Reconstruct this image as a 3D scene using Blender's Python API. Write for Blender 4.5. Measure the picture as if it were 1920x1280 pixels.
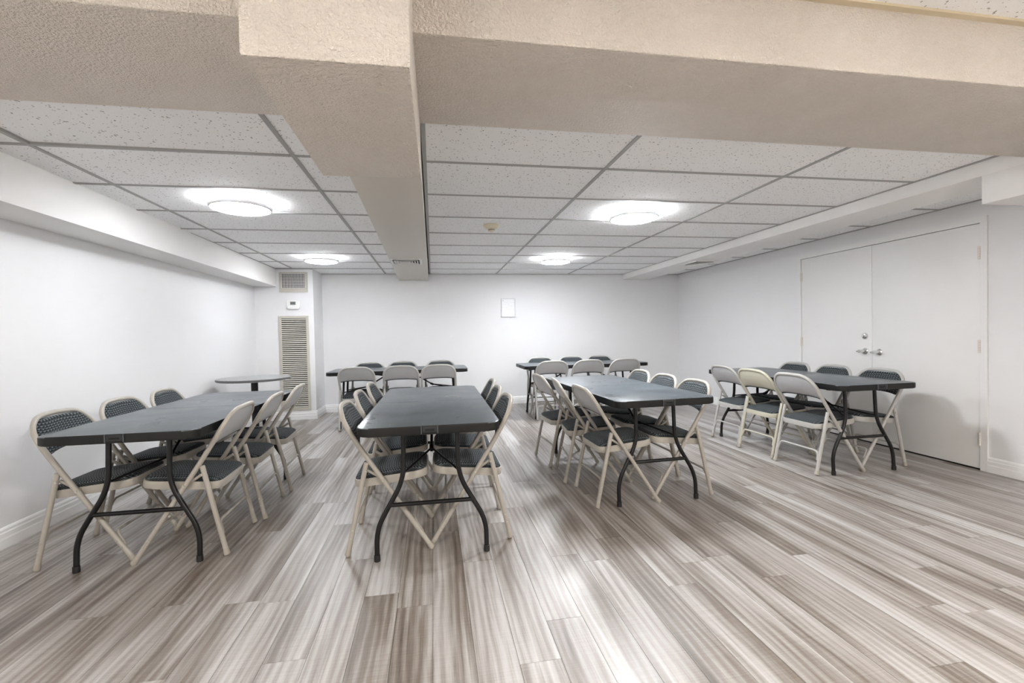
import bpy, bmesh, math, random
from mathutils import Vector, Matrix
random.seed(7)
for o in list(bpy.data.objects): bpy.data.objects.remove(o, do_unlink=True)
scene = bpy.context.scene
COL = scene.collection

# ------------------------------------------------------------------ camera
F_PX, YAW, PITCH, ROLL, CAM_H = 857.4, math.radians(9.776), math.radians(-1.0583), math.radians(-1.1856), 1.175
def camera_axes():
    cy, sy, cp, sp = math.cos(YAW), math.sin(YAW), math.cos(PITCH), math.sin(PITCH)
    f = Vector((sy*cp, cy*cp, sp)); r = Vector((cy, -sy, 0)); u = r.cross(f)
    cr, sr = math.cos(ROLL), math.sin(ROLL)
    return r*cr + u*sr, u*cr - r*sr, f
_r, _u, _f = camera_axes()
cam_data = bpy.data.cameras.new('camera'); cam = bpy.data.objects.new('camera', cam_data); COL.objects.link(cam)
cam_data.sensor_width = 36.0; cam_data.lens = F_PX/1920*36.0; cam_data.clip_start = 0.02
M = Matrix.Identity(4)
for i in range(3):
    M[i][0] = _r[i]; M[i][1] = _u[i]; M[i][2] = -_f[i]
M[2][3] = CAM_H
cam.matrix_world = M
scene.camera = cam

# ------------------------------------------------------------------ world, exposure
world = bpy.data.worlds.new('world'); scene.world = world; world.use_nodes = True
world.node_tree.nodes['Background'].inputs[0].default_value = (0.8, 0.85, 0.9, 1)
world.node_tree.nodes['Background'].inputs[1].default_value = 0.2
vs = scene.view_settings
vs.view_transform = 'Standard'; vs.look = 'None'; vs.gamma = 1.0; vs.use_curve_mapping = False
vs.exposure = 2.12
try: scene.cycles.diffuse_bounces = 8; scene.cycles.max_bounces = 14
except Exception: pass
LAMP_STRENGTH = 13.0          # white round ceiling lamps left of the duct
LAMP_STRENGTH_R = 34.0        # white round ceiling lamps right of the duct
FILL_STRENGTH = 41.0          # unseen warm fill lamps added on the camera's side of the beam

# ------------------------------------------------------------------ room numbers (metres)
CEIL = 2.149; XL = -2.46; XR = 4.302; YB = 7.4965; YF = -2.6; NEAR_CEIL = 2.34
BUMP_X, BUMP_Y = -1.68, 6.96
BEAM_Y0, BEAM_Y1, BEAM_Z = 1.444, 2.056, 2.10
ROW0 = 2.636 - 0.61

# ------------------------------------------------------------------ materials
def new_mat(name):
    m = bpy.data.materials.new(name); m.use_nodes = True
    nt = m.node_tree; b = nt.nodes['Principled BSDF']
    return m, nt, b
def N(nt, t, **kw):
    n = nt.nodes.new(t)
    for k, v in kw.items():
        if k.startswith('i_'): n.inputs[k[2:].replace('_', ' ')].default_value = v
        else: setattr(n, k, v)
    return n
def ramp(nt, fac, stops):
    r = nt.nodes.new('ShaderNodeValToRGB')
    el = r.color_ramp.elements
    while len(el) < len(stops): el.new(0.5)
    for e, (p, c) in zip(el, stops): e.position = p; e.color = (c[0], c[1], c[2], 1)
    nt.links.new(fac, r.inputs[0]); return r.outputs[0]
def mixc(nt, fac, a, b, mode='MIX'):
    m = nt.nodes.new('ShaderNodeMix'); m.data_type = 'RGBA'; m.blend_type = mode
    for s, v in ((m.inputs[0], fac), (m.inputs[6], a), (m.inputs[7], b)):
        if hasattr(v, 'is_linked'): nt.links.new(v, s)
        elif isinstance(v, (int, float)): s.default_value = v
        else: s.default_value = (v[0], v[1], v[2], 1)
    return m.outputs[2]
def math_n(nt, op, a, b=None):
    m = nt.nodes.new('ShaderNodeMath'); m.operation = op
    for s, v in ((m.inputs[0], a), (m.inputs[1], b)):
        if v is None: continue
        if hasattr(v, 'is_linked'): nt.links.new(v, s)
        else: s.default_value = v
    return m.outputs[0]
def bump(nt, b, h, strength, dist):
    n = nt.nodes.new('ShaderNodeBump'); n.inputs['Strength'].default_value = strength; n.inputs['Distance'].default_value = dist
    nt.links.new(h, n.inputs['Height']); nt.links.new(n.outputs[0], b.inputs['Normal'])
def pos(nt): return nt.nodes.new('ShaderNodeNewGeometry').outputs['Position']
def objco(nt): return nt.nodes.new('ShaderNodeTexCoord').outputs['Object']
def noise(nt, vec, scale, detail=3, rough=.5, dist=0):
    n = N(nt, 'ShaderNodeTexNoise'); n.inputs['Scale'].default_value = scale; n.inputs['Detail'].default_value = detail
    n.inputs['Roughness'].default_value = rough; n.inputs['Distortion'].default_value = dist
    nt.links.new(vec, n.inputs['Vector']); return n.outputs[0]
def mapping(nt, vec, scale=(1, 1, 1), rot=(0, 0, 0)):
    n = N(nt, 'ShaderNodeMapping'); n.inputs['Scale'].default_value = scale; n.inputs['Rotation'].default_value = rot
    nt.links.new(vec, n.inputs['Vector']); return n.outputs[0]

def plain(name, col, rough=.5, metal=0, spec=.5, bump_scale=0, bump_s=.1, bump_d=.001, vary=0):
    m, nt, b = new_mat(name)
    b.inputs['Base Color'].default_value = (*col, 1); b.inputs['Roughness'].default_value = rough
    b.inputs['Metallic'].default_value = metal; b.inputs['Specular IOR Level'].default_value = spec
    if bump_scale:
        h = noise(nt, pos(nt), bump_scale, 3); bump(nt, b, h, bump_s, bump_d)
    if vary:
        h = noise(nt, pos(nt), 6, 4)
        c = ramp(nt, h, [(.3, [x*(1-vary) for x in col]), (.7, [min(1, x*(1+vary)) for x in col])])
        nt.links.new(c, b.inputs['Base Color'])
    return m
MAT = {}
MAT['wall'] = plain('wall_paint', (.785, .787, .795), .55, bump_scale=220, bump_s=.12, bump_d=.001)
MAT['door'] = plain('door_paint', (.80, .797, .79), .4, bump_scale=60, bump_s=.03, bump_d=.001)
MAT['trimwhite'] = plain('white_trim_paint', (.86, .86, .86), .35)
MAT['soffit'] = plain('soffit_paint', (.82, .812, .80), .6, bump_scale=160, bump_s=.2, bump_d=.001)
def stucco():
    m, nt, b = new_mat('beige_stucco_paint'); p = pos(nt)
    n1 = noise(nt, p, 110, 3, .55); n2 = noise(nt, p, 45, 2)
    s = math_n(nt, 'MULTIPLY_ADD', n2, .5); nt.links.new(n1, s.node.inputs[2])
    c = ramp(nt, noise(nt, p, 3, 3), [(.3, (.74, .675, .60)), (.7, (.79, .725, .65))])
    nt.links.new(c, b.inputs['Base Color']); b.inputs['Roughness'].default_value = .55
    bump(nt, b, ramp(nt, s, [(.55, (0, 0, 0)), (.95, (1, 1, 1))]), 1.0, .007); return m
MAT['stucco'] = stucco()
def tile_mat():
    m, nt, b = new_mat('acoustic_tile'); p = pos(nt)
    oi = N(nt, 'ShaderNodeObjectInfo')
    w = noise(nt, p, 40, 2)
    v = N(nt, 'ShaderNodeTexVoronoi'); v.inputs['Scale'].default_value = 62; v.inputs['Randomness'].default_value = 1
    nt.links.new(p, v.inputs['Vector'])
    hole = math_n(nt, 'LESS_THAN', v.outputs['Distance'], math_n(nt, 'MULTIPLY', math_n(nt, 'SUBTRACT', w, .335), .9))
    v2 = N(nt, 'ShaderNodeTexVoronoi'); v2.inputs['Scale'].default_value = 150
    nt.links.new(p, v2.inputs['Vector'])
    h2 = math_n(nt, 'LESS_THAN', v2.outputs['Distance'], .16)
    tint = ramp(nt, oi.outputs['Random'], [(0, (.91, .915, .92)), (1, (.94, .945, .95))])
    c = mixc(nt, math_n(nt, 'MULTIPLY', h2, .4), tint, (.40, .38, .35))
    c = mixc(nt, math_n(nt, 'MULTIPLY', hole, .75), c, (.20, .18, .16))
    nt.links.new(c, b.inputs['Base Color']); b.inputs['Roughness'].default_value = .85
    b.inputs['Specular IOR Level'].default_value = .2
    bump(nt, b, math_n(nt, 'SUBTRACT', 1, hole), .4, .002); return m
MAT['tile'] = tile_mat()
MAT['tbar'] = plain('grid_metal', (.36, .355, .35), .5)
def wood(name, island=False):
    m, nt, b = new_mat(name); p = pos(nt)
    if island:
        rnd = N(nt, 'ShaderNodeNewGeometry').outputs['Random Per Island']
    else:
        rnd = N(nt, 'ShaderNodeObjectInfo').outputs['Random']
    off = N(nt, 'ShaderNodeCombineXYZ'); nt.links.new(math_n(nt, 'MULTIPLY', rnd, 37.0), off.inputs[0]); nt.links.new(math_n(nt, 'MULTIPLY', rnd, 91.0), off.inputs[1])
    add = N(nt, 'ShaderNodeVectorMath', operation='ADD'); nt.links.new(p, add.inputs[0]); nt.links.new(off.outputs[0], add.inputs[1])
    q = add.outputs[0]
    band = noise(nt, mapping(nt, q, (8, .45, 1)), 1.0, 3, .5, .9)            # broad light and dark streaks
    grain = noise(nt, mapping(nt, q, (130, 3.2, 1)), 1.0, 4, .65, .4)           # fine grain
    wv = N(nt, 'ShaderNodeTexWave', wave_type='BANDS', bands_direction='X')
    wv.inputs['Scale'].default_value = 9; wv.inputs['Distortion'].default_value = 7; wv.inputs['Detail'].default_value = 2
    wv.inputs['Detail Scale'].default_value = .8
    nt.links.new(mapping(nt, q, (1, .16, 1)), wv.inputs['Vector'])              # cathedral figure
    saw = noise(nt, mapping(nt, q, (4, 170, 1)), 1.0, 3, .6)                    # cross saw marks
    f = math_n(nt, 'MULTIPLY_ADD', band, .95); f.node.inputs[2].default_value = .02
    f = math_n(nt, 'ADD', f, math_n(nt, 'MULTIPLY', math_n(nt, 'SUBTRACT', grain, .5), .42))
    f = math_n(nt, 'ADD', f, math_n(nt, 'MULTIPLY', math_n(nt, 'SUBTRACT', wv.outputs["Fac"], .5), .12))
    f = math_n(nt, 'ADD', f, math_n(nt, 'MULTIPLY', math_n(nt, 'SUBTRACT', saw, .5), .16))
    f = math_n(nt, 'ADD', f, math_n(nt, 'MULTIPLY', math_n(nt, 'SUBTRACT', rnd, .5), .08))
    c = ramp(nt, f, [(.20, (.060, .041, .028)), (.38, (.170, .136, .110)), (.53, (.315, .288, .266)), (.72, (.50, .49, .485))])
    nt.links.new(c, b.inputs['Base Color'])
    r = ramp(nt, grain, [(.3, (.40,)*3), (.7, (.52,)*3)]); nt.links.new(r, b.inputs['Roughness'])
    b.inputs['Specular IOR Level'].default_value = .7
    b.inputs['Coat Weight'].default_value = .75; b.inputs['Coat Roughness'].default_value = .34
    bump(nt, b, math_n(nt, 'ADD', grain, math_n(nt, 'MULTIPLY', saw, .6)), .12, .0012)
    return m
MAT['wood'] = wood('vinyl_plank'); MAT['wood_island'] = wood('vinyl_plank_far', True)
MAT['gap'] = plain('plank_gap', (.05, .038, .03), .8)
MAT['metal'] = plain('beige_enamel', (.40, .373, .330), .32, spec=.5)
MAT['metal_grey'] = plain('grey_beige_enamel', (.44, .43, .41), .34, spec=.5)
MAT['metal_cream'] = plain('cream_enamel', (.50, .475, .385), .34, spec=.5)
MAT['shell'] = plain('grey_enamel_back', (.39, .393, .40), .35, spec=.5)
MAT['shell_cream'] = plain('cream_enamel_back', (.50, .485, .39), .35, spec=.5)
MAT['rubber'] = plain('beige_rubber', (.38, .35, .30), .6)
MAT['rivet'] = plain('rivet_steel', (.55, .53, .49), .35, metal=.8)
def fabric():
    m, nt, b = new_mat('charcoal_weave'); q = objco(nt)
    sep = N(nt, 'ShaderNodeSeparateXYZ'); nt.links.new(q, sep.inputs[0])
    v = math_n(nt, 'ADD', sep.outputs[0], math_n(nt, 'MULTIPLY', sep.outputs[2], 1.5))
    u = math_n(nt, 'FRACT', math_n(nt, 'MULTIPLY', math_n(nt, 'ADD', sep.outputs[1], 1.0), 46.0))
    tri = math_n(nt, 'MULTIPLY', math_n(nt, 'ABSOLUTE', math_n(nt, 'SUBTRACT', u, .5)), 2.0)
    zig = math_n(nt, 'SINE', math_n(nt, 'MULTIPLY', math_n(nt, 'ADD', math_n(nt, 'MULTIPLY', v, 80.0), math_n(nt, 'MULTIPLY', tri, .55)), 6.2832))
    f = math_n(nt, 'ADD', math_n(nt, 'MULTIPLY', zig, .25), math_n(nt, 'MULTIPLY', math_n(nt, 'SUBTRACT', tri, .5), .28))
    f = math_n(nt, 'ADD', f, noise(nt, q, 500, 2))
    c = ramp(nt, f, [(.3, (.006, .0075, .009)), (.58, (.022, .027, .031)), (.86, (.20, .23, .25))])
    nt.links.new(c, b.inputs['Base Color']); b.inputs['Roughness'].default_value = .85
    b.inputs['Sheen Weight'].default_value = .05; b.inputs['Specular IOR Level'].default_value = .25
    bump(nt, b, f, .5, .0015); return m
MAT['fabric'] = fabric()
def table_top():
    m, nt, b = new_mat('charcoal_table_plastic'); p = pos(nt)
    n1 = noise(nt, p, 5, 4); n2 = noise(nt, mapping(nt, p, (10, 120, 1), (0, 0, .6)), 1, 2, .5)
    n3 = noise(nt, mapping(nt, p, (120, 9, 1), (0, 0, -.5)), 1, 2, .5)
    c = ramp(nt, n1, [(.3, (.048, .061, .072)), (.7, (.072, .089, .103))])
    sc = math_n(nt, 'MAXIMUM', math_n(nt, 'GREATER_THAN', n2, .735), math_n(nt, 'GREATER_THAN', n3, .735))
    c = mixc(nt, math_n(nt, 'MULTIPLY', sc, .35), c, (.34, .36, .37))
    nt.links.new(c, b.inputs['Base Color'])
    r = ramp(nt, n1, [(.3, (.27,)*3), (.7, (.38,)*3)]); nt.links.new(r, b.inputs['Roughness'])
    b.inputs['Specular IOR Level'].default_value = 1.0
    bump(nt, b, noise(nt, p, 420, 2), .15, .0006); return m
MAT['table'] = table_top()
MAT['edge'] = plain('black_table_rim', (.009, .009, .009), .45, spec=.3)
MAT['black'] = plain('black_steel', (.006, .006, .0065), .28, spec=.35)
MAT['blackplastic'] = plain('black_plastic', (.012, .012, .013), .5)
MAT['granite'] = None
def granite():
    m, nt, b = new_mat('grey_speckled_laminate'); p = pos(nt)
    n = noise(nt, p, 140, 3, .7)
    c = ramp(nt, n, [(.35, (.16, .165, .17)), (.5, (.34, .345, .35)), (.68, (.55, .55, .55))])
    nt.links.new(c, b.inputs['Base Color']); b.inputs['Roughness'].default_value = .3; return m
MAT['granite'] = granite()
MAT['beigemetal'] = plain('taupe_metal', (.52, .49, .43), .4)
MAT['louver'] = plain('louver_beige', (.58, .55, .49), .4)
MAT['dark'] = plain('cavity_shade', (.01, .01, .01), .9)  # near-black colour standing in for shade in gaps, slots and hollows
MAT['chrome'] = plain('chrome', (.75, .75, .74), .12, metal=1)
MAT['rimgrey'] = plain('grey_white_ring', (.62, .62, .62), .4)
MAT['whiteplastic'] = plain('white_plastic', (.85, .85, .84), .35)
MAT['ivory'] = plain('ivory_plastic', (.70, .63, .48), .4)
MAT['hinge'] = plain('painted_hinge', (.74, .70, .63), .35)
MAT['lcd'] = plain('grey_screen', (.22, .25, .24), .2)
MAT['lcdtext'] = plain('screen_digit', (.05, .06, .06), .4)
MAT['vent'] = plain('white_vent_metal', (.80, .79, .77), .4)
MAT['greycloth'] = plain('grey_upholstery', (.20, .21, .22), .8)
def paper():
    m, nt, b = new_mat('printed_notice'); q = objco(nt)
    w = N(nt, 'ShaderNodeTexWave', wave_type='BANDS', bands_direction='Z'); w.inputs['Scale'].default_value = 11
    nt.links.new(q, w.inputs['Vector'])
    n = noise(nt, mapping(nt, q, (160, 1, 30)), 1, 2)
    t = math_n(nt, 'MULTIPLY', math_n(nt, 'GREATER_THAN', w.outputs['Fac'], .72), math_n(nt, 'GREATER_THAN', n, .47))
    c = mixc(nt, math_n(nt, 'MULTIPLY', t, .35), (.88, .89, .90), (.4, .42, .45))
    nt.links.new(c, b.inputs['Base Color']); b.inputs['Roughness'].default_value = .5; return m
MAT['paper'] = paper()
def emit(name, col, s):
    m, nt, b = new_mat(name)
    b.inputs['Base Color'].default_value = (.9, .9, .9, 1)
    b.inputs['Emission Color'].default_value = (*col, 1); b.inputs['Emission Strength'].default_value = s
    return m
MAT['lamp'] = emit('lit_white_diffuser', (.94, .97, 1.0), LAMP_STRENGTH)
MAT['lamp_right'] = emit('lit_white_diffuser_bright', (.94, .97, 1.0), LAMP_STRENGTH_R)
MAT['fill_lamp'] = emit('warm_fill_diffuser', (1.0, .945, .87), FILL_STRENGTH)

# ------------------------------------------------------------------ mesh helpers
def finish(bm, name, smooth=False, angle=40):
    bmesh.ops.recalc_face_normals(bm, faces=bm.faces[:])
    me = bpy.data.meshes.new(name); bm.to_mesh(me); bm.free()
    if smooth:
        for p in me.polygons: p.use_smooth = True
        try: me.set_sharp_from_angle(angle=math.radians(angle))
        except Exception: pass
    return me
def box_into(bm, lo, hi):
    v = [bm.verts.new((x, y, z)) for x in (lo[0], hi[0]) for y in (lo[1], hi[1]) for z in (lo[2], hi[2])]
    for f in ((0, 1, 3, 2), (4, 6, 7, 5), (0, 4, 5, 1), (2, 3, 7, 6), (0, 2, 6, 4), (1, 5, 7, 3)): bm.faces.new([v[i] for i in f])
def box_mesh(lo, hi, bevel=0, name='box'):
    bm = bmesh.new(); box_into(bm, lo, hi)
    if bevel: bmesh.ops.bevel(bm, geom=bm.edges[:], offset=bevel, segments=2, affect='EDGES', profile=.6)
    return finish(bm, name, bool(bevel))
def prism_mesh(poly, z0, z1, bevel=0, name='prism', segs=2, bevel_all=True):
    bm = bmesh.new()
    a = [bm.verts.new((x, y, z0)) for x, y in poly]; b = [bm.verts.new((x, y, z1)) for x, y in poly]
    n = len(poly); bm.faces.new(list(reversed(a))); bm.faces.new(b)
    for i in range(n): bm.faces.new((a[i], a[(i+1) % n], b[(i+1) % n], b[i]))
    if bevel:
        es = [e for e in bm.edges if abs(e.verts[0].co.z-e.verts[1].co.z) < 1e-6]
        bmesh.ops.bevel(bm, geom=es, offset=bevel, segments=segs, affect='EDGES', profile=.5)
    return finish(bm, name, bool(bevel))
def rounded_rect(x0, y0, x1, y1, r, n=6):
    pts = []
    rs = r if isinstance(r, (list, tuple)) else (r,)*4    # order: (x1,y1),(x0,y1),(x0,y0),(x1,y0)
    for (cx, cy, a0), rr in zip(((x1, y1, 0), (x0, y1, 90), (x0, y0, 180), (x1, y0, 270)), rs):
        sx = -1 if cx == x1 else 1; sy = -1 if cy == y1 else 1
        if rr <= 0: pts.append((cx, cy)); continue
        for k in range(n+1):
            a = math.radians(a0 + 90*k/n)
            pts.append((cx + sx*rr + rr*math.cos(a), cy + sy*rr + rr*math.sin(a)))
    return pts
def fillet(pts, r, n=5):
    pts = [Vector(p) for p in pts]; out = [pts[0]]
    for i in range(1, len(pts)-1):
        a, b, c = pts[i-1], pts[i], pts[i+1]
        d = min(r, (a-b).length*.48, (c-b).length*.48)
        p0 = b + (a-b).normalized()*d; p2 = b + (c-b).normalized()*d
        for k in range(n+1):
            t = k/n; out.append(p0*(1-t)**2 + b*2*t*(1-t) + p2*t*t)
    out.append(pts[-1]); return out
def tube_into(bm, pts, r, seg=10, flat=1.0):
    pts = [Vector(p) for p in pts]; rings = []
    t = (pts[1]-pts[0]).normalized()
    n = t.orthogonal().normalized()
    for i, p in enumerate(pts):
        if i == 0: tt = (pts[1]-pts[0]).normalized()
        elif i == len(pts)-1: tt = (pts[-1]-pts[-2]).normalized()
        else: tt = ((pts[i]-pts[i-1]).normalized() + (pts[i+1]-pts[i]).normalized()).normalized()
        n = (n - tt*n.dot(tt)).normalized(); b = tt.cross(n)
        rr = r[i] if isinstance(r, (list, tuple)) else r
        rings.append([bm.verts.new(p + (n*math.cos(2*math.pi*k/seg) + b*math.sin(2*math.pi*k/seg))*rr) for k in range(seg)])
    for a, b in zip(rings, rings[1:]):
        for k in range(seg): bm.faces.new((a[k], a[(k+1) % seg], b[(k+1) % seg], b[k]))
    bm.faces.new(list(reversed(rings[0]))); bm.faces.new(rings[-1])
def tube_mesh(pts, r, seg=10, name='tube'):
    bm = bmesh.new(); tube_into(bm, pts, r, seg); return finish(bm, name, True, 50)
def lathe_mesh(prof, seg=32, name='lathe', axis='z'):
    bm = bmesh.new(); rings = []
    for r, z in prof:
        if r < 1e-6: rings.append([bm.verts.new((0, 0, z))])
        else: rings.append([bm.verts.new((r*math.cos(2*math.pi*k/seg), r*math.sin(2*math.pi*k/seg), z)) for k in range(seg)])
    for a, b in zip(rings, rings[1:]):
        for k in range(seg):
            k2 = (k+1) % seg
            if len(a) == 1 and len(b) == 1: continue
            if len(a) == 1: bm.faces.new((a[0], b[k], b[k2]))
            elif len(b) == 1: bm.faces.new((a[k], a[k2], b[0]))
            else: bm.faces.new((a[k], a[k2], b[k2], b[k]))
    if axis == 'x': bmesh.ops.rotate(bm, verts=bm.verts, cent=(0, 0, 0), matrix=Matrix.Rotation(math.radians(-90), 3, 'Y'))  # z -> -x
    if axis == '-y': bmesh.ops.rotate(bm, verts=bm.verts, cent=(0, 0, 0), matrix=Matrix.Rotation(math.radians(90), 3, 'X'))   # z -> -y
    return finish(bm, name, True, 35)

# ------------------------------------------------------------------ object helpers
def obj(name, me, mat, parent=None, loc=(0, 0, 0), label=None):
    o = bpy.data.objects.new(name, me); COL.objects.link(o)
    if mat is not None and not me.materials: me.materials.append(MAT[mat] if isinstance(mat, str) else mat)
    o.location = loc
    if parent: o.parent = parent
    if label: o['label'] = label
    return o
def empty(name, loc=(0, 0, 0), rz=0):
    o = bpy.data.objects.new(name, None); COL.objects.link(o); o.empty_display_size = .1
    o.location = loc; o.rotation_euler = (0, 0, rz); return o
def tag(o, label, cat, group=None):
    o['label'] = label; o['category'] = cat
    if group: o['group'] = group
    return o
def struct(o, label=None):
    o['kind'] = 'structure'
    if label: o['label'] = label
    return o
def copy_tree(o, parent=None, skip=()):
    c = o.copy(); COL.objects.link(c); c.parent = parent
    for ch in o.children:
        if ch.name.split('.')[0] in skip: continue
        copy_tree(ch, c, skip)
    return c

# ------------------------------------------------------------------ floor: separate planks
floor = struct(obj('floor', box_mesh((XL-.1, YF-.1, -.12), (XR+.1, YB+.1, -.0035)), 'gap'), 'grey-brown wood-look plank floor')
PW, PL, G, PLANK_Y0 = .152, 1.22, .0007, 1.08
plank_cache = {}
def plank_mesh(w, l):
    k = (round(w, 3), round(l, 3))
    if k not in plank_cache:
        me = box_mesh((0, 0, -.0034), (k[0]-2*G, k[1]-2*G, 0)); me.materials.append(MAT['wood']); plank_cache[k] = me
    return plank_cache[k]
near_bm = bmesh.new()
ncol = int(math.ceil((XR-XL)/PW)); x = XL
for c in range(ncol):
    w = min(PW, XR-x)
    y = YF - random.random()*PL
    while y < YB:
        a, b = max(y, YF), min(y+PL, YB)
        for lo, hi in ((a, min(b, PLANK_Y0)), (max(a, PLANK_Y0), b)):
            if hi-lo < .02: continue
            if hi <= PLANK_Y0 + 1e-6: box_into(near_bm, (x+G, lo+G, -.0034), (x+w-G, hi-G, 0))
            else: obj('plank', plank_mesh(w, hi-lo), None, floor, (x+G, lo+G, 0))
        y += PL
    x += PW
np_ = obj('plank_field', finish(near_bm, 'plank_field'), 'wood_island', floor); np_['kind'] = 'stuff'

# ------------------------------------------------------------------ walls
def wallbox(name, lo, hi, mat='wall', label=None): return struct(obj(name, box_mesh(lo, hi), mat), label)
T = .12
wallbox('wall_left', (XL-T, YF, 0), (XL, YB+T, 2.45), label='off-white painted wall on the left')
wallbox('wall_back', (XL, YB, 0), (XR, YB+T, 2.45), label='off-white painted back wall')
wallbox('wall_front', (XL-T, YF-T, 0), (XR+T, YF, 2.45), label='off-white wall on the camera side')
wallbox('wall_chase', (XL, BUMP_Y, 0), (BUMP_X, YB, CEIL+.05), label='boxed-out corner wall holding the grilles')
DY0, DY1, DZ = 2.905, 4.795, 2.02                      # outside of the door frame
bm = bmesh.new()
box_into(bm, (XR, YF, 0), (XR+T, DY0, 2.45)); box_into(bm, (XR, DY1, 0), (XR+T, YB, 2.45)); box_into(bm, (XR, DY0, DZ), (XR+T, DY1, 2.45))
struct(obj('wall_right', finish(bm, 'wall_right'), 'wall'), 'off-white painted wall with the double doors')

# baseboards with a moulded profile
def baseboard(name, p0, p1, inward):
    prof = [(0, 0), (.016, 0), (.016, .055), (.013, .062), (.013, .088), (.009, .094), (.009, .108), (.004, .118), (0, .12)]
    p0, p1, n = Vector((*p0, 0)), Vector((*p1, 0)), Vector((*inward, 0))
    bm = bmesh.new()
    a = [bm.verts.new(p0 + n*d + Vector((0, 0, z))) for d, z in prof]; b = [bm.verts.new(p1 + n*d + Vector((0, 0, z))) for d, z in prof]
    bm.faces.new(a); bm.faces.new(list(reversed(b)))
    for i in range(len(prof)-1): bm.faces.new((a[i], a[i+1], b[i+1], b[i]))
    return struct(obj(name, finish(bm, name), 'trimwhite'), 'white moulded baseboard')
baseboard('baseboard_left', (XL, YF), (XL, BUMP_Y), (1, 0))
baseboard('baseboard_chase', (XL, BUMP_Y), (BUMP_X+.016, BUMP_Y), (0, -1))
baseboard('baseboard_return', (BUMP_X, BUMP_Y-.016), (BUMP_X, YB), (1, 0))
baseboard('baseboard_back', (BUMP_X, YB), (XR, YB), (0, -1))
baseboard('baseboard_right', (XR, YF), (XR, DY0), (-1, 0))
baseboard('baseboard_right_far', (XR, DY1), (XR, YB), (-1, 0))

# ------------------------------------------------------------------ ceiling: slab, tiles, grid bars
ceiling = struct(obj('ceiling', box_mesh((XL-T, BEAM_Y0, 2.40), (XR+T, YB+T, 2.50)), 'dark'), 'suspended acoustic tile ceiling')
SOF_L, SOF_R0, SOF_R1 = -2.175, 3.284, 3.70
DUCT_R = -.04
tile_cache = {}
def tile(x0, y0, x1, y1, z, parent, rot=(0, 0, 0)):
    k = (round(x1-x0, 3), round(y1-y0, 3))
    if k not in tile_cache:
        me = box_mesh((-k[0]/2, -k[1]/2, 0), (k[0]/2, k[1]/2, .016)); me.materials.append(MAT['tile']); tile_cache[k] = me
    o = obj('ceiling_tile', tile_cache[k], None, parent, ((x0+x1)/2, (y0+y1)/2, z)); o.rotation_euler = rot
    return o
cols = [(SOF_L, -1.937), (-1.937, -.717), (-.717, -.43), (-.035, 1.044), (1.044, 2.264), (2.264, SOF_R0), (SOF_R1-.01, XR)]
rows_y = [ROW0 + .61*k for k in range(10)]
rows_y[0] = BEAM_Y1-.05
rows_y = [y for y in rows_y if y < YB-.05] + [YB]
for ci, (xa, xb) in enumerate(cols):
    for ri in range(len(rows_y)-1):
        ya, yb = rows_y[ri], rows_y[ri+1]
        if ci < 2 and ya > BUMP_Y: continue
        if ci == 1 and yb > BUMP_Y: pass
        rot = (random.uniform(-.002, .002), random.uniform(-.0015, .0015), 0); z = CEIL + .004 + random.uniform(0, .0015)
        if ci == 1 and ri == 0: rot = (.0, .006, 0); z += .004
        tile(xa+.004, ya+.004, xb-.004, yb-.004, z, ceiling, rot)
tile(BUMP_X+.004, BUMP_Y, -.717-.004, YB, CEIL+.004, ceiling)
def bar(x0, y0, x1, y1, z, parent, t=.006, h=.03):
    return obj('grid_bar', box_mesh((x0, y0, z-.001), (x1, y1, z+h)), 'tbar', parent)
W = .011
for xb in (-1.937, -.717, 1.044, 2.264):
    y1 = BUMP_Y if xb < BUMP_X else YB
    bar(xb-W, BEAM_Y1-.05, xb+W, y1, CEIL, ceiling)
for xb in (SOF_L+.004, -.024, SOF_R0-.012, XR-.012):
    y1 = BUMP_Y if xb < BUMP_X else YB
    bar(xb-W, BEAM_Y1-.05, xb+W, y1, CEIL, ceiling)
for yy in rows_y[1:-1]:
    for xa, xb in cols: bar(xa, yy-W, xb, yy+W, CEIL+.0005, ceiling)
bar(BUMP_X, YB-.018, XR, YB, CEIL, ceiling)
bar(SOF_L, BUMP_Y-.016, BUMP_X, BUMP_Y, CEIL, ceiling)
# camera-side ceiling, a little higher, warm side
ceil2 = struct(obj('ceiling_near', box_mesh((XL-T, YF-T, 2.42), (XR+T, BEAM_Y0+.05, 2.50)), 'dark'), 'acoustic tile ceiling on the camera side of the beam')
for cx in range(6):
    for cyi in range(7):
        xa, xb = XL + 1.22*cx, min(XL + 1.22*(cx+1), XR); yb = BEAM_Y0 - .61*cyi; ya = max(yb-.61, YF)
        if xb-xa < .05: continue
        tile(xa+.005, ya+.005, xb-.005, yb-.005, NEAR_CEIL+.004, ceil2)
for cx in range(1, 6): bar(XL+1.22*cx-W, YF, XL+1.22*cx+W, BEAM_Y0, NEAR_CEIL, ceil2)
for cyi in range(1, 7): bar(XL, BEAM_Y0-.61*cyi-W, XR, BEAM_Y0-.61*cyi+W, NEAR_CEIL, ceil2)
obj('wall_angle', box_mesh((XL, BEAM_Y0-.024, NEAR_CEIL-.006), (XR, BEAM_Y0, NEAR_CEIL+.02)), plain('beige_angle', (.62, .53, .38), .5), ceil2)

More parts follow.
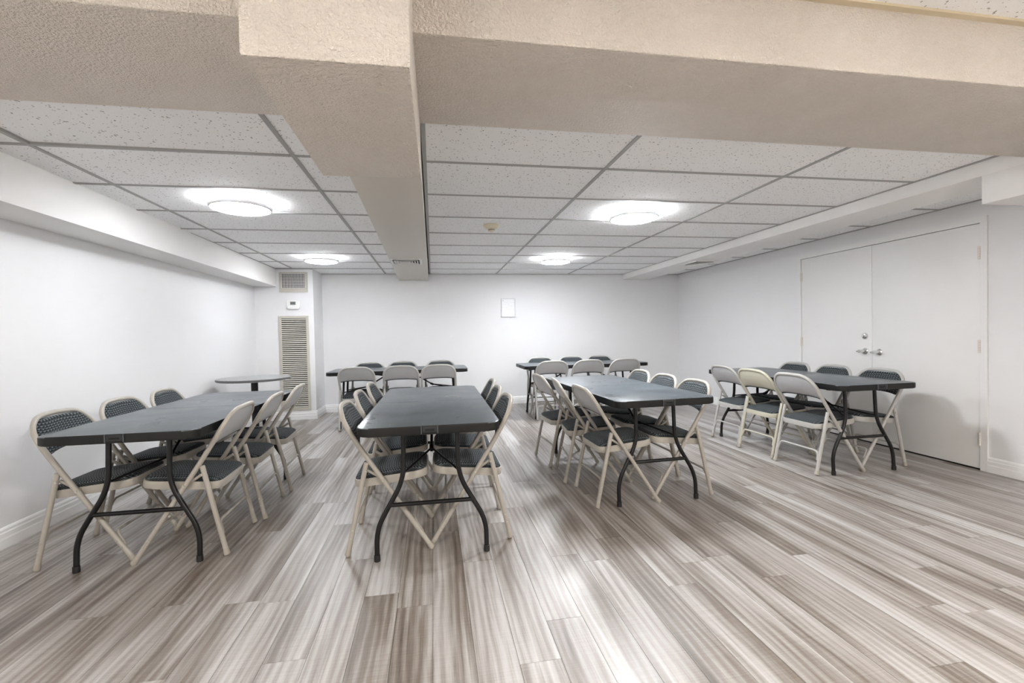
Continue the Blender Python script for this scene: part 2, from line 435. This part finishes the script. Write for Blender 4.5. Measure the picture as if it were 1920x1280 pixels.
# ------------------------------------------------------------------ beams and soffits
def soft_box(name, lo, hi, mat, label, bevel=.006):
    return struct(obj(name, box_mesh(lo, hi, bevel), mat), label)
soft_box('trim_1', (XL, BEAM_Y0, BEAM_Z), (XR, BEAM_Y1, 2.45), 'stucco', 'wide beige stucco beam crossing the ceiling')
BOX_Z = 1.860
struct(obj('trim_2', prism_mesh([(-.444, 1.21), (-.042, 1.21), (-.034, 2.056), (-.446, 2.066)], BOX_Z, 2.45, .006), 'stucco'), 'beige stucco box dropping below the beam')
struct(obj('trim_3', prism_mesh([(-.418, 2.04), (-.040, 2.04), (-.052, YB), (-.511, YB)], 2.046, 2.45, .003), plain('duct_paint', (.66, .62, .56), .5, bump_scale=160, bump_s=.2)), 'beige duct boxing running to the back wall')
struct(obj('trim_4', prism_mesh([(XL, YF), (-2.15, YF), (-2.15, 2.7), (-2.172, BUMP_Y), (XL, BUMP_Y)], 1.902, 2.45, .003), 'soffit'), 'white soffit along the left wall')
struct(obj('trim_5', prism_mesh([(SOF_R0, 2.0), (SOF_R1-.06, 2.0), (SOF_R1+.03, YB), (SOF_R0-.02, YB)], 2.062, 2.45, .003), 'soffit'), 'white soffit strip above the doors')
soft_box('trim_6', (SOF_R0, YF, 1.892), (XR, 2.253, 2.42), 'soffit', 'deeper white soffit block at the right wall')

# ------------------------------------------------------------------ doors
dm = 3.869; fr = .048
bm = bmesh.new()
box_into(bm, (XR-.014, DY0, 0), (XR+T, DY0+fr, DZ)); box_into(bm, (XR-.014, DY1-fr, 0), (XR+T, DY1, DZ)); box_into(bm, (XR-.014, DY0+fr, DZ-fr), (XR+T, DY1-fr, DZ))
struct(obj('trim_7', finish(bm, 'door_frame'), 'door'), 'painted steel frame around the double doors')
struct(obj('trim_8', box_mesh((XR+.08, DY0+fr, 0), (XR+.10, DY1-fr, DZ-fr)), 'dark'), 'dark sheet behind the double doors, standing in for gap shade')  # near-black sheet paints the shade seen through the door gaps
def hinge(parent, y, z):
    h = obj('hinge', lathe_mesh([(0, -.052), (.007, -.052), (.0075, -.050), (.0075, .050), (.007, .052), (0, .052)], 12), 'hinge', parent, (XR-.016, y, z))
    bm = bmesh.new(); box_into(bm, (-.002, -.016, -.05), (.004, .016, .05)); obj('hinge_leaf', finish(bm, 'hinge_leaf'), 'hinge', h, (.006, 0, 0))
    for k in (-.03, -.01, .01, .03): obj('knuckle_gap', lathe_mesh([(.0078, k-.0012), (.0082, k), (.0078, k+.0012)], 12), 'beigemetal', h)
def lever(parent, y, z, s):
    r = obj('door_handle', lathe_mesh([(0, 0), (.033, 0), (.033, .004), (.026, .012), (.014, .014), (.012, .045), (0, .046)], 24, axis='x'), 'chrome', parent, (XR-.004, y, z), 'polished chrome lever handle')
    obj('lever', lathe_mesh([(0, .036), (.0135, .036), (.0165, .040), (.0165, .074), (.013, .080), (0, .080)], 20, axis='x'), 'chrome', r)
    obj('lever_tip', tube_mesh([(-.062, 0, 0), (-.062, s*.02, -.001), (-.061, s*.034, -.002)], [.010, .0100, .009], 12), 'chrome', r)
def leaf(name, y0, y1, label):
    d = struct(obj(name, box_mesh((XR-.004, y0, .012), (XR+.04, y1, DZ-fr-.004), .0015), 'door'), label)
    return d
d1 = leaf('door_1', dm+.0015, DY1-fr-.003, 'far white flush door leaf with lever and deadbolt')
d2 = leaf('door_2', DY0+fr+.003, dm-.0015, 'near white flush door leaf with lever and three hinges')
for z in (1.762, 1.004, .25): hinge(d1, DY1-fr-.002, z)
for z in (1.736, .992, .25): hinge(d2, DY0+fr+.002, z)
lever(d1, 3.945, .919, 1); lever(d2, 3.796, .914, 1)
db = obj('deadbolt', lathe_mesh([(0, 0), (.033, 0), (.033, .004), (.027, .014), (.020, .017), (0, .017)], 24, axis='x'), 'chrome', d1, (XR-.004, 3.942, 1.07), 'round chrome deadbolt')
obj('keyway', box_mesh((-.019, -.002, -.007), (-.0168, .002, .007)), 'dark', db)

# ------------------------------------------------------------------ grilles, thermostat and notice
YG = BUMP_Y
lv = tag(empty('louvered_grille', (-1.95, YG, .137)), 'tall beige louvred return-air grille on the boxed corner wall', 'grille')
w2, h = .20, 1.345
bm = bmesh.new()
for lo, hi in (((-w2, -.018, 0), (-w2+.034, 0, h)), ((w2-.034, -.018, 0), (w2, 0, h)), ((-w2+.034, -.018, 0), (w2-.034, 0, .034)), ((-w2+.034, -.018, h-.034), (w2-.034, 0, h))): box_into(bm, lo, hi)
obj('frame', finish(bm, 'frame'), 'beigemetal', lv)
obj('backing', box_mesh((-w2+.03, -.003, .03), (w2-.03, -.0005, h-.03)), 'dark', lv)
slat = None
bm = bmesh.new(); q = [(-.016, -.0075), (-.0142, -.0082), (-.003, .0066), (-.0048, .0074)]
va = [bm.verts.new((-w2+.034, y, z)) for y, z in q]; vb = [bm.verts.new((w2-.034, y, z)) for y, z in q]
bm.faces.new(va); bm.faces.new(list(reversed(vb)))
for i in range(4): bm.faces.new((va[i], va[(i+1) % 4], vb[(i+1) % 4], vb[i]))
slat_me = finish(bm, 'slat'); slat_me.materials.append(MAT['louver'])
NS = 46
for i in range(NS): obj('slat', slat_me, None, lv, (0, 0, .034 + (h-.068)*(i+.5)/NS)).rotation_euler = (random.uniform(-.08, .08), random.uniform(-.004, .004), 0)

vg = tag(empty('wall_vent', (-1.94, YG, 1.82)), 'beige supply vent with crossed blades above the thermostat', 'vent')
w2, h = .188, .285
bm = bmesh.new()
for lo, hi in (((-w2, -.016, 0), (-w2+.03, 0, h)), ((w2-.03, -.016, 0), (w2, 0, h)), ((-w2+.03, -.016, 0), (w2-.03, 0, .055)), ((-w2+.03, -.016, h-.02), (w2-.03, 0, h))): box_into(bm, lo, hi)
obj('frame', finish(bm, 'frame'), 'beigemetal', vg)
obj('sill', box_mesh((-w2+.02, -.022, .040), (w2-.02, -.004, .056), .002), 'beigemetal', vg)
obj('backing', box_mesh((-w2+.028, -.003, .05), (w2-.028, -.0005, h-.018)), 'dark', vg)
bm = bmesh.new()
for i in range(17):
    xx = -w2+.034 + (2*w2-.068)*i/16; box_into(bm, (xx-.0026, -.013, .056), (xx+.0026, -.010, h-.02))
for i in range(10):
    zz = .062 + (h-.086)*i/9; box_into(bm, (-w2+.03, -.009, zz-.0022), (w2-.03, -.006, zz+.0022))
g = obj('blade_mesh', finish(bm, 'blade_mesh'), 'vent', vg); g['kind'] = 'stuff'

th = tag(empty('thermostat', (-1.948, YG, 1.645)), 'white wall thermostat with small grey screen between the two grilles', 'thermostat')
obj('body', prism_mesh(rounded_rect(-.088, -.052, .088, .060, .014, 4), 0, .026, .004), 'whiteplastic', th).rotation_euler = (math.radians(90), 0, 0)
obj('lower_cover', prism_mesh(rounded_rect(-.074, -.066, .074, -.034, .008, 3), 0, .030, .003), 'whiteplastic', th).rotation_euler = (math.radians(90), 0, 0)
sc = obj('screen', box_mesh((-.038, -.0285, -.006), (.034, -.0255, .040)), 'lcd', th)
for k in range(3): obj('digit', box_mesh((-.028+.018*k, -.0292, .008), (-.018+.018*k, -.0284, .028)), 'lcdtext', sc)
for k in range(2): obj('button', box_mesh((.050, -.0285, .002+.02*k), (.062, -.0255, .012+.02*k), .001), 'vent', th)

fm = tag(empty('framed_notice', (1.241, YB, 1.441)), 'small white framed notice hanging on the back wall', 'picture frame')
w2, h = .122, .312
bm = bmesh.new()
for lo, hi in (((-w2, -.02, 0), (-w2+.018, 0, h)), ((w2-.018, -.02, 0), (w2, 0, h)), ((-w2+.018, -.02, 0), (w2-.018, 0, .018)), ((-w2+.018, -.02, h-.018), (w2-.018, 0, h))): box_into(bm, lo, hi)
obj('frame', finish(bm, 'frame'), plain('notice_frame', (.66, .67, .68), .4), fm)
pp = obj('paper', box_mesh((-w2+.018, -.006, .018), (w2-.018, -.003, h-.018)), 'paper', fm)
obj('logo', box_mesh((-w2+.028, -.0072, h-.05), (-w2+.044, -.0062, h-.03)), plain('pale_logo', (.55, .58, .6), .6), pp)

op = tag(empty('cable_plate', (BUMP_X, 7.18, .22)), 'small white cable outlet plate low on the boxed corner return', 'outlet')
obj('plate', box_mesh((0, -.03, -.05), (.005, .03, .05), .0015), 'whiteplastic', op)
obj('jack', lathe_mesh([(0, 0), (.006, 0), (.006, .01), (0, .01)], 10, axis='x'), 'chrome', op, (.014, 0, 0))

# ceiling fixtures
def ceiling_light(x, y, z, mat, label):
    t = tag(empty('ceiling_light', (x, y, z)), label, 'lamp', 'round ceiling lamps')
    obj('mount', lathe_mesh([(0, 0), (.110, 0), (.110, -.030), (0, -.030)], 40), 'whiteplastic', t)
    obj('rim', lathe_mesh([(.184, -.026), (.196, -.026), (.202, -.034), (.199, -.050), (.190, -.054), (.184, -.050), (.184, -.026)], 64), 'rimgrey', t)
    obj('diffuser', lathe_mesh([(.110, -.029), (.183, -.029), (.184, -.048), (.176, -.057), (.150, -.062), (.10, -.065), (0, -.067)], 64), mat, t)
    return t
ceiling_light(-1.33, 3.56, CEIL+.001, 'lamp', 'lit round ceiling lamp, the nearer one above the left table')
ceiling_light(-1.33, 5.95, CEIL+.001, 'lamp', 'lit round ceiling lamp in front of the wall vent')
ceiling_light(1.665, 3.58, CEIL+.001, 'lamp_right', 'lit round ceiling lamp, the nearer one right of the duct')
ceiling_light(1.62, 5.88, CEIL+.001, 'lamp_right', 'lit round ceiling lamp near the back wall right of the duct')
ceiling_light(1.20, -.40, NEAR_CEIL+.001, 'fill_lamp', 'unseen warm round fill lamp added on the camera side, middle one')  # three out-of-view lamps added to light the beam front and soften shadows
ceiling_light(-1.50, -.40, NEAR_CEIL+.001, 'fill_lamp', 'unseen warm round fill lamp added on the camera side, left one')
ceiling_light(3.00, -.40, NEAR_CEIL+.001, 'fill_lamp', 'unseen warm round fill lamp added on the camera side, right one')

sd = tag(empty('smoke_detector', (.541, 4.11, CEIL+.002)), 'ivory smoke detector on a ceiling tile', 'smoke detector')
obj('base', lathe_mesh([(0, 0), (.072, 0), (.075, -.006), (.072, -.013), (.052, -.030), (.034, -.036), (.030, -.036)], 32), 'ivory', sd)
hd = obj('sensor_head', lathe_mesh([(.030, -.034), (.030, -.050), (.026, -.058), (0, -.060)], 24), 'ivory', sd)
for zz in (-.041, -.047): obj('sensor_slot', lathe_mesh([(.0302, zz-.0015), (.0312, zz), (.0302, zz+.0015)], 24), 'dark', hd)

def square_vent(name, loc, hx, hy, label):
    t = tag(empty(name, loc), label, 'vent'); fw = .026
    bm = bmesh.new()
    for lo, hi in (((-hx, -hy, -.012), (-hx+fw, hy, 0)), ((hx-fw, -hy, -.012), (hx, hy, 0)), ((-hx+fw, -hy, -.012), (hx-fw, -hy+fw, 0)), ((-hx+fw, hy-fw, -.012), (hx-fw, hy, 0))): box_into(bm, lo, hi)
    obj('frame', finish(bm, 'frame'), 'vent', t)
    obj('opening_shade', box_mesh((-hx+fw, -hy+fw, -.002), (hx-fw, hy-fw, -.0005)), 'dark', t)  # dark sheet painted as the shade inside the vent
    for k in range(4):
        ax, ay = hx-fw-.014-.030*k, hy-fw-.014-.030*k
        bm = bmesh.new()
        o = [(-ax, -ay), (ax, -ay), (ax, ay), (-ax, ay)]; i = [(-ax+.020, -ay+.020), (ax-.020, -ay+.020), (ax-.020, ay-.020), (-ax+.020, ay-.020)]
        vo = [bm.verts.new((x, y, -.020)) for x, y in o]; vi = [bm.verts.new((x, y, -.004)) for x, y in i]
        v2 = [bm.verts.new((x, y, -.0185)) for x, y in o]; v3 = [bm.verts.new((x, y, -.0025)) for x, y in i]
        for q in range(4):
            w = (q+1) % 4
            bm.faces.new((vo[q], vo[w], vi[w], vi[q])); bm.faces.new((v2[q], v3[q], v3[w], v2[w])); bm.faces.new((vo[q], v2[q], v2[w], vo[w])); bm.faces.new((vi[q], vi[w], v3[w], v3[q]))
        obj('blade_ring', finish(bm, 'blade_ring'), 'vent', t)
    return t
square_vent('duct_vent', (-.287, 5.53, 2.046), .178, .195, 'square white air vent under the duct boxing')
square_vent('soffit_vent', (3.515, 5.60, 2.062), .155, .185, 'square louvred air vent under the right-hand soffit')

# ------------------------------------------------------------------ folding table
TZ = .725
def make_table(L, W):
    t = empty('folding_table')
    hl, hw, r = L/2, W/2, .062
    me1 = prism_mesh(rounded_rect(-hw, .002, hw, hl, (r, r, .002, .002)), TZ-.045, TZ, .007, segs=3)
    me2 = prism_mesh(rounded_rect(-hw, -hl, hw, -.002, (.002, .002, r, r)), TZ-.045, TZ, .007, segs=3)
    a = obj('tabletop_half', me1, 'table', t); b = obj('tabletop_half', me2, 'table', t)
    for me in (me1, me2):
        me.materials.append(MAT['edge'])
        for p in me.polygons:
            if p.normal.z < .35: p.material_index = 1
    obj('centre_hinge', box_mesh((-hw+.03, -.02, TZ-.053), (hw-.03, .02, TZ-.045), .002), 'blackplastic', t)
    for s, half in ((-1, b), (1, a)):
        lat = obj('latch', box_mesh((-.036, -.004, -.018), (.036, .004, .012), .002), 'blackplastic', half, (0, s*(hl+.0005), TZ-.016))
        obj('latch_slot', box_mesh((-.022, -.001, -.006), (.022, .001, .004)), 'dark', lat, (0, s*.0042, -.004))
        for i in (-1, 1): obj('latch_rib', box_mesh((-.002, -.0052, -.024), (.002, .0052, .014)), 'table', lat, (i*.040, 0, 0))
        y_top, y_ft = s*(hl-.19), s*(hl-.15)
        def P(x, z): return (x, y_ft + (y_top-y_ft)*z/TZ, z)
        for i in (-1, 1):
            lg = obj('leg', tube_mesh(fillet([P(i*.143, TZ-.045), P(i*.143, .415), P(i*.287, .165), P(i*.287, .012)], .085, 7), .0132, 12), 'black', t)
            c = lathe_mesh([(0, 0), (.0155, 0), (.0165, .004), (.0160, .032), (.0133, .034)], 14); obj('foot_cap', c, 'blackplastic', lg, P(i*.287, 0))
        obj('stretcher', tube_mesh([P(-.222, .282), P(.222, .282)], .0115, 10), 'black', t)
        obj('top_rail', box_mesh((-hw+.06, y_top-.016, TZ-.058), (hw-.06, y_top+.016, TZ-.044)), 'black', t)
        ap = (0, s*(hl-.47), .50)
        br = obj('brace', tube_mesh([P(-.143, .445), ap], .0065, 8), 'black', t); obj('brace_arm', tube_mesh([P(.143, .445), ap], .0065, 8), 'black', br)
        obj('brace_strut', tube_mesh([ap, (0, s*.13, TZ-.047)], .0085, 8), 'black', br)
        obj('brace_collar', tube_mesh([(0, ap[1]+s*.02, .492), (0, ap[1]-s*.02, .511)], .014, 10), 'black', br)
    return t
tbl = make_table(1.705, .712)
tables = [
 ((-.021, 3.154), -.49, 'charcoal folding table in the middle, standing end-on to the camera'),
 ((-1.530, 3.361), -.36, 'charcoal folding table nearest the left wall'),
 ((1.464, 3.593), 2.12, 'charcoal folding table just right of the middle one'),
 ((3.374, 3.822), .75, 'charcoal folding table beside the double doors')]
for i, ((x, y), a, lab) in enumerate(tables):
    t = tbl if i == 0 else copy_tree(tbl)
    t.location = (x, y, 0); t.rotation_euler.z = math.radians(a)
    tag(t, lab, 'table', 'folding tables')
tb2 = make_table(1.78, .715)
for i, ((x, y), a, lab) in enumerate([((-.45, 6.365), 90, 'charcoal folding table along the back wall, next to the louvred grille'),
                                      ((2.09, 6.345), 90.4, 'charcoal folding table along the back wall, under the framed notice, right of the duct')]):
    t = tb2 if i == 0 else copy_tree(tb2)
    t.location = (x, y, 0); t.rotation_euler.z = math.radians(a)
    tag(t, lab, 'table', 'folding tables')

# round pedestal table
rt = tag(empty('round_table', (-2.015, 5.62, 0)), 'round grey speckled pedestal table behind the left table', 'table')
tp = obj('tabletop', lathe_mesh([(0, .700), (.360, .700), (.372, .702), (.376, .712), (.376, .722), (.372, .730), (0, .731)], 64), 'granite', rt)
obj('edge_band', lathe_mesh([(.3755, .706), (.3785, .709), (.3785, .724), (.3755, .727)], 64), plain('dark_edge', (.13, .13, .135), .4), tp)
obj('column', lathe_mesh([(0, .05), (.036, .05), (.036, .68), (.09, .69), (.09, .70), (0, .70)], 24), 'black', rt)
bs = obj('base', lathe_mesh([(0, 0), (.24, 0), (.245, .008), (.20, .022), (.06, .05), (0, .055)], 40), 'black', rt)

# ------------------------------------------------------------------ folding chair
HY, RT = .2165, .0132
PROF = [(.22, 0), (-.035, .398), (-.105, .507), (-.193, .65), (-.228, .72), (-.247, .79), (-.25, .82)]
def px(z):
    for (x0, z0), (x1, z1) in zip(PROF, PROF[1:]):
        if z <= z1: return x0 + (x1-x0)*(z-z0)/(z1-z0)
    return PROF[-1][0]
def bow(y, z):
    k = min(1, max(0, (z-.58)/.10)); return -.026*(1-(y/HY)**2)*k
def make_chair(metal='metal', shell='shell'):
    c = empty('folding_chair')
    # back frame: the bent tube from the seat up and round
    R, ZC = .128, .660
    path = []
    for k in range(5): path.append((HY, .505 + (ZC-.505)*k/4))
    for k in range(1, 9):
        a = math.pi/2*k/8; path.append((HY-R + R*math.cos(a), ZC + (R-.004)*math.sin(a)))
    for k in range(1, 4): path.append(((HY-R)*(1-k/3), ZC+R-.004 + .004*k/3))
    left = [(-y, z) for y, z in reversed(path[:-1])]
    pts = [(px(z)+bow(y, z), y, z) for y, z in path+left]
    obj('back_frame', tube_mesh(pts, RT, 10), metal, c)
    def leg(p0, p1, y, cap_r=.0165):
        p0, p1 = Vector((p0[0], y, p0[1])), Vector((p1[0], y, p1[1])); d = (p0-p1).normalized()
        lg = obj('leg', tube_mesh([p1 + d*.006/max(.2, abs(d.z)), p0], RT, 10), metal, c)
        cm = tube_mesh([p1 + Vector((0, 0, .0065)), p1 + d*.014 , p1 + d*.040], [cap_r*.95, cap_r, RT*1.03], 12); obj('foot_cap', cm, 'rubber', lg)
        for s in (.10, .145):
            q = p1 + d*s; sgn = 1 if y > 0 else -1
            obj('rivet', tube_mesh([q + Vector((0, sgn*(RT-.003), 0)), q + Vector((0, sgn*(RT+.0018), 0))], [.0045, .0036], 8), 'rivet', lg)
        return lg
    for s in (-1, 1):
        leg((px(.507), .507), (.222, 0), s*HY)                     # front leg, continues the back frame
        leg((-.118, .497), (-.228, 0), s*(HY+.001))                # rear leg
        b = obj('brace', tube_mesh([(-.120, s*(HY-.018), .452), (-.030, s*(HY-.018), .396)], .0085, 8), metal, c)
        obj('rivet', tube_mesh([(-.120, s*(HY+.012), .452), (-.120, s*(HY+.0165), .452)], .006, 8), 'rivet', b)
        obj('rivet', tube_mesh([(-.032, s*(HY+.012), .397), (-.032, s*(HY+.0165), .397)], .006, 8), 'rivet', b)
    # stretchers with turned-down ends
    def stretch(x0, z0, x1, z1, yy):
        p = [(x1, -yy, z1), (x0, -yy+.012, z0), (x0, yy-.012, z0), (x1, yy, z1)]
        obj('stretcher', tube_mesh(fillet(p, .03, 5), .0078, 8), metal, c)
    stretch(-.185, .185, -.207, .118, HY-.011)
    stretch(.125, .165, .170, .092, HY-.011)
    # seat
    tilt = math.atan2(.034, .37)
    poly = rounded_rect(-.192, -.192, .205, .192, (.075, .05, .05, .075), 6)
    pan = obj('seat_pan', prism_mesh(poly, -.021, .021, .006), metal, c, (0, 0, .392)); pan.rotation_euler = (0, -tilt, 0)
    # domed cushion: rings shrinking and rising
    bm = bmesh.new(); base = rounded_rect(-.186, -.186, .199, .186, (.072, .047, .047, .072), 6); rings = []
    for s, z in ((1, .018), (1.0, .026), (.975, .034), (.90, .041), (.70, .047), (.40, .050)):
        rings.append([bm.verts.new((.0065+(x-.0065)*s, y*s, z)) for x, y in base])
    for a, b in zip(rings, rings[1:]):
        for k in range(len(a)): bm.faces.new((a[k], a[(k+1) % len(a)], b[(k+1) % len(a)], b[k]))
    bm.faces.new(rings[-1]); bm.faces.new(list(reversed(rings[0])))
    cu = obj('seat_cushion', finish(bm, 'seat_cushion', True, 60), 'fabric', c, (0, 0, .392)); cu.rotation_euler = (0, -tilt, 0)
    # backrest shell and pad
    def hw(z, r=.119): return HY-.011 if z <= ZC else HY-R + math.sqrt(max(0, r*r-(z-ZC)**2))
    def sheet(x_in, x_out, zs, inset, dome):
        bm = bmesh.new(); n = 12; fr = []; bk = []
        for z in zs:
            w = hw(z)-inset
            v = (z-zs[0])/(zs[-1]-zs[0])
            rf, rb = [], []
            for k in range(n+1):
                u = -1+2*k/n; y = u*w; zz = z - (.012*(1-u*u) if z == zs[0] else 0)*0 + (.016*(abs(u)**3))*(-1)*(1-v)**2
                xb = px(zz)+bow(y, zz)
                d = dome*max(0, (1-abs(u)**4))*max(0, (1-abs(2*v-1)**4))
                rf.append(bm.verts.new((xb+x_out+d, y, zz))); rb.append(bm.verts.new((xb+x_in, y, zz)))
            fr.append(rf); bk.append(rb)
        for A, fl in ((fr, False), (bk, True)):
            for a, b in zip(A, A[1:]):
                for k in range(n):
                    f = (a[k], a[k+1], b[k+1], b[k]); bm.faces.new(tuple(reversed(f)) if fl else f)
        m = len(zs)-1
        for k in range(n):
            bm.faces.new((fr[0][k], bk[0][k], bk[0][k+1], fr[0][k+1])); bm.faces.new((fr[m][k], fr[m][k+1], bk[m][k+1], bk[m][k]))
        for i in range(m):
            bm.faces.new((fr[i][0], fr[i+1][0], bk[i+1][0], bk[i][0])); bm.faces.new((fr[i][n], bk[i][n], bk[i+1][n], fr[i+1][n]))
        return finish(bm, 'sheet', True, 55)
    zt = ZC+.118
    zs = [.622, .632, .645, .66, .69, .715, .74, .755, .766, .773, zt]
    sh = obj('backrest', sheet(-.004, .002, zs, 0, 0), shell, c)
    for s in (-1, 1): obj('rivet', tube_mesh([(px(.652)-.003, s*.178, .652), (px(.652)-.009, s*.178, .652)], [.006, .0045], 8), 'rivet', sh)
    zs2 = [.612, .618, .632, .65, .68, .71, .738, .754, .764, .770]
    obj('back_pad', sheet(.002, .010, zs2, .006, .020), 'fabric', sh)
    return c
proto = make_chair(); proto_cream = make_chair('metal_cream', 'shell_cream'); proto_grey = make_chair('metal_grey', 'shell')
used = {}
def chair(cx, cy, heading, label, group, kind=None, skip=()):
    p = {None: proto, 'cream': proto_cream, 'grey': proto_grey}[kind]
    if kind not in used: c = p; used[kind] = 1
    else: c = copy_tree(p, None, skip)
    c.location = (cx, cy, 0); c.rotation_euler.z = math.radians(heading)
    tag(c, label, 'chair', group); return c
# facing right = 0 deg, facing left = 180, facing the back wall = 90, facing the camera = 270; x is the rear-foot line
D = .225
def east(xr, y, a, lab, g, **k): return chair(xr+D, y, a, lab, g, **k)
def west(xr, y, a, lab, g, **k): return chair(xr-D, y, 180+a, lab, g, **k)
gA, gB, gC, gD = ('chairs at the left table', 'chairs at the middle table', 'chairs at the table right of the middle', 'chairs at the table by the doors')
gE, gF = 'chairs at the back table near the grille', 'chairs at the back table on the right'
B_ = 'beige folding chair '
east(-2.045, 2.945, 1, B_+'nearest camera on the wall side of the left table', gA)
east(-2.040, 3.44, -1, B_+'second from camera on the wall side of the left table', gA)
east(-2.045, 3.965, 2, B_+'third from camera on the wall side of the left table', gA)
west(-1.140, 2.908, 2, B_+'nearest camera on the open side of the left table', gA)
west(-1.112, 3.385, 3, B_+'second from camera on the open side of the left table', gA)
west(-1.108, 3.925, 3, B_+'farthest on the open side of the left table', gA)
east(-.475, 2.757, 0, B_+'nearest camera on the left side of the middle table', gB)
east(-.485, 3.305, 1, B_+'second from camera on the left side of the middle table', gB)
east(-.475, 3.83, -1, B_+'farthest on the left side of the middle table', gB)
west(.410, 2.795, 0, B_+'nearest camera on the right side of the middle table', gB)
west(.415, 3.264, -1, B_+'second from camera on the right side of the middle table', gB)
west(.44, 3.77, -2, B_+'farthest on the right side of the middle table', gB)
east(1.045, 3.10, 1, B_+'nearest camera on the left side, table right of middle', gC)
east(1.010, 3.605, -7, B_+'second from camera on the left side, table right of middle', gC)
east(.965, 4.085, 4, B_+'farthest on the left side, table right of middle', gC)
west(1.917, 3.157, 0, B_+'nearest camera on the right side, table right of middle', gC)
west(1.925, 3.628, 1, B_+'second from camera on the right side, table right of middle', gC)
west(1.93, 4.11, 1, B_+'farthest on the right side, table right of middle', gC)
Gy = 'pale grey folding chair '
east(2.955, 3.355, 1, Gy+'nearest camera on the open side of the table by the doors', gD, kind='grey')
east(2.958, 3.84, 1, 'cream-backed folding chair between two pale grey ones at the table by the doors', gD, kind='cream')
east(2.985, 4.32, -1, Gy+'farthest on the open side of the table by the doors', gD, kind='grey')
west(3.845, 3.395, 1, Gy+'nearest camera on the door side of the table by the doors', gD, kind='grey')
west(3.85, 3.89, -1, Gy+'second from camera on the door side, table by doors', gD, kind='grey')
west(3.85, 4.368, 0, Gy+'farthest on the door side of the table by the doors', gD, kind='grey')
SK = ('rivet',)
far = [('leftmost', -.955, -.915), ('middle', -.412, -.448), ('rightmost', .059, .096)]
for n, xn, xf in far:
    chair(xn, 5.935+D, 90, 'grey-backed folding chair, %s of three on the near side, back table by grille' % n, gE, kind='grey', skip=SK)
    chair(xf, 6.832-D, 270, 'folding chair facing camera, %s of three behind the back table by grille' % n, gE, kind='grey', skip=SK)
for n, xn, xf in [('leftmost', 1.565, 1.612), ('middle', 2.075, 2.113), ('rightmost', 2.600, 2.562)]:
    chair(xn, 5.94+D, 90, 'grey-backed folding chair, %s of three on the near side, right-hand back table' % n, gF, kind='grey', skip=SK)
    chair(xf, 6.832-D, 270, 'folding chair facing camera, %s of three behind the right-hand back table' % n, gF, kind='grey', skip=SK)
